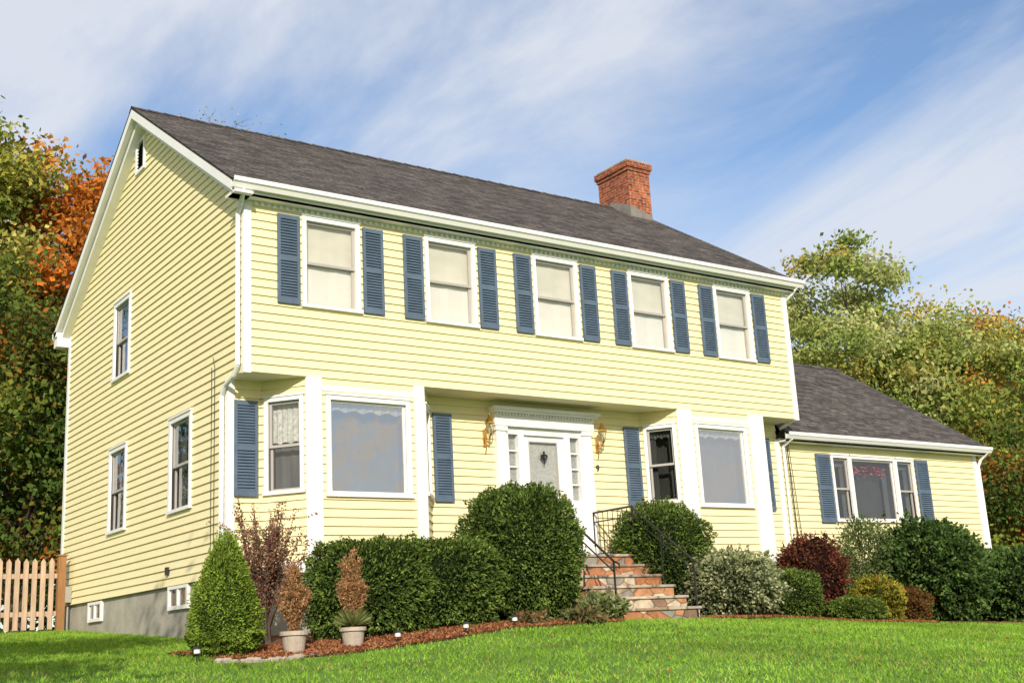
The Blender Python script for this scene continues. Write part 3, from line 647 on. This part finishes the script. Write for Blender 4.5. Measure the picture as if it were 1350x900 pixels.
def tree(name,loc,h,cz,rx,rz,ncl,nl,cols,L,w=None,sig=.55,trunk=.22,fill=.55,seed=1,bare=0,zz=None):
    V=Veg();r_=np.random.default_rng(seed);z0=gz(*loc)-.1 if zz is None else zz
    T=[np.array([0,0,0.])];
    for k in range(1,8): T.append(np.array([r_.normal(0,.12)*k*.4,r_.normal(0,.12)*k*.4,h*.85*k/7]))
    T=np.array(T);V.tube(T,[trunk*(1-.85*k/7)+.02 for k in range(8)],None,7)
    cl=[]
    while len(cl)<ncl:
        d=r_.normal(size=3);d/=np.linalg.norm(d);rad=r_.uniform(fill,1)**.6*(1+.16*math.sin(d[0]*5+seed)+.14*math.sin(d[1]*6+2*seed)+.1*math.sin(d[2]*9))
        p=np.array([d[0]*rx*rad,d[1]*rx*rad,cz+d[2]*rz*rad])
        if p[2]<.12*h*.6: continue
        cl.append(p)
    cl=np.array(cl)
    for i in range(len(cl)):
        if i%2 and not bare: continue
        p=cl[i];tz=max(.1*h,p[2]-np.hypot(p[0],p[1])*r_.uniform(.5,.9)-.3);k=np.clip(tz/(h*.85)*7,0,6.99);j=int(k);q=T[j]+(T[j+1]-T[j])*(k-j)
        mid=(p+q)/2+r_.normal(0,.15,3)-np.array([0,0,.1]);r0=trunk*.32*(1-.6*tz/h)
        V.tube([q,mid,p],[r0,r0*.6,r0*.2],None,5)
        for s_ in range(3):
            e=p+r_.normal(0,sig*.8,3)+np.array([0,0,sig*.4]);V.tube([p,(p+e)/2+r_.normal(0,.05,3),e],[r0*.2,r0*.14,r0*.06],None,4)
    n=ncl*nl;idx=np.repeat(np.arange(ncl),nl)
    sg=sig*r_.uniform(.6,1.3,ncl)[idx][:,None]
    Q=cl[idx]+r_.normal(size=(n,3))*sg*np.array([1,1,.6])
    ccol=pal(ncl,cols,w,.22)
    C=ccol[idx]*.75+pal(n,cols,w,.3)*.25
    C*=r_.uniform(.7,1.3,(n,1))
    V.leaves(Q,r_.uniform(.7,1.4,n)*L,r_.uniform(.6,1.2,n)*L*.7,C,M_LEAF)
    return V.build(name,(loc[0],loc[1],z0))
LIM=[(.40,.42,.08),(.50,.47,.10),(.26,.32,.06),(.54,.48,.15)]
DGR=[(.07,.12,.03),(.11,.17,.04),(.15,.20,.045),(.045,.075,.024)]
ORA=[(.62,.22,.045),(.54,.18,.035),(.66,.33,.07),(.40,.14,.03),(.36,.24,.06)]
MIX=[(.28,.34,.08),(.42,.40,.10),(.20,.26,.06),(.55,.28,.06),(.48,.46,.15)]
PAL=[(.44,.49,.20),(.36,.42,.13),(.26,.34,.09),(.56,.56,.28),(.18,.26,.06),(.48,.40,.10)]
tree("maple_tree",(-.9,20.1),15.8,11.4,2.6,4.6,100,330,LIM+DGR[1:3],.19,seed=3)
tree("autumn_maple_tree",(3.5,20.3),14.6,10.2,3.0,4.2,100,350,ORA,.20,seed=4,sig=.5)
tree("oak_tree",(.8,15.8),9.4,4.9,3.4,4.3,105,340,DGR+[DGR[0],LIM[2],ORA[3]],.16,seed=5,fill=.3)
tree("oak_tree",(4.6,16.0),8.8,4.6,3.2,4.2,70,340,DGR+[ORA[3]],.17,seed=6,fill=.3)
tree("birch_tree",(11.2,28.9),22.4,19.1,2.6,2.8,32,26,MIX,.11,seed=9,sig=.4,bare=1)
tree("poplar_tree",(29.6,12.6),13.2,7.2,3.9,6.0,130,380,PAL,.18,seed=11,sig=.5)
tree("poplar_tree",(32.4,11.4),11.5,6.4,3.1,4.6,85,340,MIX[:3]+PAL[:3],.18,seed=12,sig=.5)
tree("autumn_maple_tree",(28.5,17.5),12.6,8.2,3.6,4.4,80,340,[ORA[2],ORA[4],LIM[2],MIX[0],ORA[0]],.18,seed=13,sig=.5)
tree("autumn_maple_tree",(31.4,8.2),8.8,4.9,2.5,3.3,80,340,[ORA[2],MIX[0],MIX[2],DGR[2],PAL[2],ORA[0],DGR[2]],.17,seed=14,sig=.45)
tree("autumn_maple_tree",(37.8,12.0),12.0,7.2,3.2,4.2,75,320,[ORA[0],ORA[2],ORA[4],MIX[0],MIX[2]],.2,seed=24)
tree("oak_tree",(24.0,4.4),5.0,2.5,2.3,2.1,60,330,DGR+[LIM[2],ORA[3]],.14,seed=15,fill=.3,sig=.4,trunk=.14)
tree("shade_tree",(-9.0,-8.0),8.0,5.6,2.3,2.4,50,230,DGR,.2,seed=17)
V=Veg()
def wood(cx,cy,wx,wy,n,h,cols):
    ang=rng.uniform(-1,1,n);X=cx+ang*wx;Y=cy+rng.uniform(-1,1,n)*3+ang*wy;hh=h*rng.uniform(.6,1.08,n)
    for x,y,q in zip(X,Y,hh):
        m=1300;c=pal(1,cols,None,.3)[0]
        d=rng.normal(size=(m,3));d/=np.linalg.norm(d,axis=1)[:,None];rr=rng.uniform(.6,1.05,m)[:,None]*(1+.2*snoise(d,int(x*7)%50,4.))[:,None]
        P=d*rr*np.array([2.6,2.6,q*.48])+np.array([x,y,-3.6+q*.52])
        V.leaves(P,rng.uniform(.25,.5,m),rng.uniform(.15,.3,m),c*rng.uniform(.5,1.4,(m,1)),M_LEAF)
wood(2,34,22,0,26,12.5,[DGR[1],DGR[2],ORA[0],DGR[0]])
wood(52,18,10,-22,30,12.0,[DGR[1],MIX[0],ORA[0],MIX[2],LIM[2],DGR[2]])
V.build("distant_trees")

# ------------------------------------------------------------------ ground
def bedy(x): return np.interp(x,[-1.45,-1.3,-1.0,0,1,3,4.7,4.75,6.75,6.8,10,14,19.5],[-1.9,-2.5,-2.8,-3.05,-2.95,-2.6,-2.35,-1.7,-1.7,-2.2,-2.25,-2.2,-2.1])
xs=np.concatenate([[-400,-200,-100,-60,-40],np.arange(-30,40.1,.5),[50,60,100,200,400]])
ys=np.concatenate([[-400,-200,-100,-50,-30],np.arange(-22,30.1,.5),[40,60,100,200,400,900]])
XX,YY=np.meshgrid(xs,ys);ZZ=g(XX,YY)
Vt=np.stack([XX,YY,ZZ],-1).reshape(-1,3);nx=len(xs)
Fg=[(i*nx+j,i*nx+j+1,(i+1)*nx+j+1,(i+1)*nx+j) for i in range(len(ys)-1) for j in range(nx-1)]
M_LAWN=pm("lawn_soil",(.08,.17,.022),.9,.3,.9,bump=.5,bscale=30,c2=(.12,.24,.032))
me=bpy.data.meshes.new("ground");me.from_pydata(Vt.tolist(),[],Fg);me.materials.append(M_LAWN);me.polygons.foreach_set("use_smooth",[True]*len(Fg))
COL.objects.link(bpy.data.objects.new("ground",me))
M_MULCH=pm("bark_mulch",(.10,.04,.02),.95,.4,30,bump=.9,bscale=60,c2=(.22,.09,.045))
bx=np.arange(-1.4,19.4,.1);rows=[]
for k in range(24):
    t_=k/23;y1_=np.interp(bx,[-1.4,-.1,.0],[-.9,.0,.63]);yy=bedy(bx)+(y1_-bedy(bx))*t_
    rows.append(np.stack([bx,yy,g(bx,yy)+.02*np.minimum(1,k/2)+rng.normal(0,.008,len(bx))+.008],1))
Vb=np.concatenate(rows);nb=len(bx)
Fb=[(i*nb+j,i*nb+j+1,(i+1)*nb+j+1,(i+1)*nb+j) for i in range(23) for j in range(nb-1)]
me=bpy.data.meshes.new("mulch_bed");me.from_pydata(Vb.tolist(),[],Fb);me.materials.append(M_MULCH)
COL.objects.link(bpy.data.objects.new("mulch_bed",me))
V=Veg();n=24000;x=rng.uniform(-1.35,12,n);y=bedy(x)+rng.uniform(0,1.4,n)**1.2
ok=~((x>4.7)&(x<6.8));x=x[ok];y=y[ok];n=len(x)
V.leaves(np.stack([x,y,g(x,y)+.04],1),rng.uniform(.03,.08,n),rng.uniform(.01,.025,n),pal(n,[(.24,.08,.04),(.15,.05,.03),(.32,.13,.06),(.35,.2,.1)]),M_NEED)
V.build("mulch_chips")
V=Veg()
n=540000
x=rng.uniform(-12,24,n);y=rng.uniform(-12.5,9.5,n)
dist=.5675*(x+6.516)+.7873*(y+15.519);lat=.8177*(x+6.516)-.5733*(y+15.519)
edge=.10*np.sin(x*3.1)+.06*np.sin(x*7.3+1)
inb=(y>bedy(x)-.02+edge*.6)&(x>-1.42)&(x<19.4)&~((x<0)&(y>np.interp(x,[-1.4,-.1],[-.9,.0])));ins=(x>.0)&(y>.5)
st_=(x>4.8)&(x<6.7)&(y>-1.95)
ok=(dist>9)&(np.abs(lat)<dist*.52+1.5)&~inb&~ins&~st_
x=x[ok];y=y[ok];n=len(x);z=g(x,y)
hh=rng.uniform(.028,.055,n);an=rng.uniform(0,6.28,n);wd=rng.uniform(.006,.013,n);lean=rng.normal(0,.026,(n,2))
B=np.stack([x,y,z-.005],1)
Vv=np.empty((n,3,3));off=np.stack([np.cos(an)*wd,np.sin(an)*wd,np.zeros(n)],1)
Vv[:,0]=B-off;Vv[:,1]=B+off;Vv[:,2]=B+np.stack([lean[:,0],lean[:,1],hh],1)
XY=np.stack([x,y,z*0],1);pn=snoise(XY,5,.8);pn2=snoise(XY,6,3.);pn3=snoise(XY,8,1.6)
base=np.array([.235,.415,.052])*(1+.24*pn+.18*pn2)[:,None].clip(.4,1.8)*rng.uniform(.72,1.25,(n,1))
dry=rng.uniform(0,1,n)<(.05+.22*np.clip(pn3,0,1));base[dry]=np.array([.44,.42,.13])*rng.uniform(.6,1.1,(dry.sum(),1))
V.add(Vv.reshape(-1,3),np.arange(n*3).reshape(n,3),np.repeat(base,3,axis=0),M_GRASSB)
V.build("grass")
V=Veg();n=160;x=rng.uniform(-8,16,n);y=rng.uniform(-9,-2.6,n)
V.leaves(np.stack([x,y,g(x,y)+.045],1),.045,.03,pal(n,[(.35,.15,.04),(.3,.22,.06),(.2,.08,.03)]),M_LEAF);V.build("fallen_leaves")
def glight(x,y):
    a=Acc();z=gz(x,y)
    a.cyl((x,y,z-.05),(x,y,z+.10),.008,.008,M_IRON,6);a.cyl((x,y,z+.10),(x,y,z+.15),.035,.035,M_TRIM,10);a.cyl((x,y,z+.15),(x,y,z+.175),.055,.03,M_IRON,10);a.cyl((x,y,z+.09),(x,y,z+.10),.045,.045,M_IRON,10)
    a.build("garden_light")
for p in ((-1.62,-2.55),(.75,-2.8),(1.75,-2.75),(2.6,-2.6)): glight(*p)
M_ROCK=pm("rock",(.34,.30,.26),.85,.25,8,bump=.4)
V=Acc()
for k in range(16):
    t_=k/15;x=-1.4+1.1*t_;y=-2.66-.22*math.sin(t_*2.4);zc=gz(x,y);r0=rng.uniform(.03,.06)
    n=7;ring=[[(x+r0*rr*math.cos(i*6.283/n)*rng.uniform(.8,1.3),y+r0*rr*math.sin(i*6.283/n)*rng.uniform(.8,1.2),zc+zz*r0) for i in range(n)] for rr,zz in ((1,-.3),(1.1,.4),(.6,.9))]
    for a_,b_ in zip(ring[:-1],ring[1:]):
        for i in range(n): V.face([a_[i],a_[(i+1)%n],b_[(i+1)%n],b_[i]],M_ROCK)
    V.face(ring[-1],M_ROCK)
V.build("stone_edging",smooth=False)
fe=empty("picket_fence")
a=Acc();FY=8.35
x=-7.2;k=0
while x<-.35:
    z=gz(x,FY)+.05;h=1.32+rng.uniform(-.015,.015);w_=.045
    for yy in (FY-.012,FY+.012): a.face([(x-w_,yy,z),(x+w_,yy,z),(x+w_,yy,z+h-.07),(x,yy,z+h),(x-w_,yy,z+h-.07)],M_FENCE)
    P=[(x-w_,z),(x+w_,z),(x+w_,z+h-.07),(x,z+h),(x-w_,z+h-.07)]
    for i in range(5):
        p=P[i];q=P[(i+1)%5];a.face([(p[0],FY-.012,p[1]),(q[0],FY-.012,q[1]),(q[0],FY+.012,q[1]),(p[0],FY+.012,p[1])],M_FENCE)
    x+=.155
for zz in (.3,1.0): a.box(G,-7.3,-.25,FY+.013,FY+.05,gz(-3,FY)+zz,gz(-3,FY)+zz+.09,M_FENCE)
a.build("pickets",fe)
a=Acc();zp=gz(-.2,FY);a.box(G,-.27,-.13,FY-.07,FY+.07,zp-.1,zp+1.40,M_POST);a.box(G,-.29,-.11,FY-.09,FY+.09,zp+1.40,zp+1.43,M_POST);a.build("fence_post",fe,bevel=.006)

# ------------------------------------------------------------------ light, sky, camera
EL=math.radians(27);sd=Vector((-.50,-.866,0)).normalized()*math.cos(EL)+Vector((0,0,math.sin(EL)))
sun=bpy.data.lights.new("sun","SUN");sun.energy=4.9;sun.angle=math.radians(.5);sun.color=(1,.905,.75)
so=bpy.data.objects.new("sun",sun);COL.objects.link(so);so.rotation_euler=sd.to_track_quat("Z","Y").to_euler()
wd=bpy.data.worlds.new("World");scene.world=wd;wd.use_nodes=True;nt=wd.node_tree;nt.nodes.clear();L=nt.links.new
out=nt.nodes.new("ShaderNodeOutputWorld");bg=nt.nodes.new("ShaderNodeBackground");bg.inputs[1].default_value=.10
sky=nt.nodes.new("ShaderNodeTexSky");sky.sky_type="NISHITA";sky.sun_disc=False;sky.sun_elevation=EL
sky.sun_rotation=math.atan2(sd.x,sd.y);sky.air_density=1.0;sky.dust_density=.5;sky.ozone_density=1.5
gn=N(nt,"ShaderNodeMix",data_type="RGBA",blend_type="MULTIPLY");gn.inputs[0].default_value=1;L(sky.outputs[0],gn.inputs[6]);gn.inputs[7].default_value=(1.30,1.50,1.68,1)
tc=nt.nodes.new("ShaderNodeTexCoord");sep=nt.nodes.new("ShaderNodeSeparateXYZ");L(tc.outputs["Generated"],sep.inputs[0])
ab=N(nt,"ShaderNodeMath",operation="ABSOLUTE");L(sep.outputs[2],ab.inputs[0])
az=N(nt,"ShaderNodeMath",operation="ADD");az.inputs[1].default_value=.22;L(ab.outputs[0],az.inputs[0])
dx=N(nt,"ShaderNodeMath",operation="DIVIDE");L(sep.outputs[0],dx.inputs[0]);L(az.outputs[0],dx.inputs[1])
dy=N(nt,"ShaderNodeMath",operation="DIVIDE");L(sep.outputs[1],dy.inputs[0]);L(az.outputs[0],dy.inputs[1])
cb=nt.nodes.new("ShaderNodeCombineXYZ");L(dx.outputs[0],cb.inputs[0]);L(dy.outputs[0],cb.inputs[1])
mp=nt.nodes.new("ShaderNodeMapping");mp.inputs["Rotation"].default_value=(0,0,math.radians(-22));mp.inputs["Scale"].default_value=(1.9,.85,1);mp.inputs["Location"].default_value=(3.1,1.7,0);L(cb.outputs[0],mp.inputs[0])
n1=N(nt,"ShaderNodeTexNoise");n1.inputs["Scale"].default_value=.9;n1.inputs["Detail"].default_value=11;n1.inputs["Roughness"].default_value=.58;n1.inputs["Distortion"].default_value=.6;L(mp.outputs[0],n1.inputs["Vector"])
r1=ramp(nt,n1.outputs["Fac"],[(.38,(.05,.05,.05)),(.48,(.45,.45,.45)),(.60,(.92,.92,.92))])
dt=N(nt,"ShaderNodeVectorMath",operation="DOT_PRODUCT");L(tc.outputs["Generated"],dt.inputs[0]);dt.inputs[1].default_value=(sd.x,sd.y,sd.z)
mr=N(nt,"ShaderNodeMapRange");mr.inputs[1].default_value=-.1;mr.inputs[2].default_value=.8;L(dt.outputs["Value"],mr.inputs[0])
cc=N(nt,"ShaderNodeMix",data_type="RGBA");L(mr.outputs[0],cc.inputs[0]);cc.inputs[6].default_value=(7.5,7.9,8.7,1);cc.inputs[7].default_value=(8.6,7.6,6.2,1)
fa=N(nt,"ShaderNodeMath",operation="MULTIPLY_ADD",use_clamp=True);L(mr.outputs[0],fa.inputs[0]);fa.inputs[1].default_value=.4;L(r1.outputs[0],fa.inputs[2])
mx=N(nt,"ShaderNodeMix",data_type="RGBA");L(fa.outputs[0],mx.inputs[0]);L(gn.outputs[2],mx.inputs[6]);L(cc.outputs[2],mx.inputs[7])
L(mx.outputs[2],bg.inputs[0]);L(bg.outputs[0],out.inputs[0])

r1_=Vector((.81766,-.57329,-.05258)).normalized();f_=Vector((.56752,.78734,.24087));f_=(f_-r1_*f_.dot(r1_)).normalized();up=r1_.cross(f_)
cam=bpy.data.cameras.new("camera");co=bpy.data.objects.new("camera",cam);COL.objects.link(co)
Mx=Matrix.Identity(4)
for i in range(3): Mx[i][0]=r1_[i];Mx[i][1]=up[i];Mx[i][2]=-f_[i]
Mx[0][3],Mx[1][3],Mx[2][3]=-6.516,-15.519,-3.85
co.matrix_world=Mx;cam.sensor_width=36;cam.lens=1572.2*36/1350;cam.clip_end=3000;cam.clip_start=.1
scene.camera=co
scene.view_settings.view_transform="Standard";scene.view_settings.look="None";scene.view_settings.exposure=0
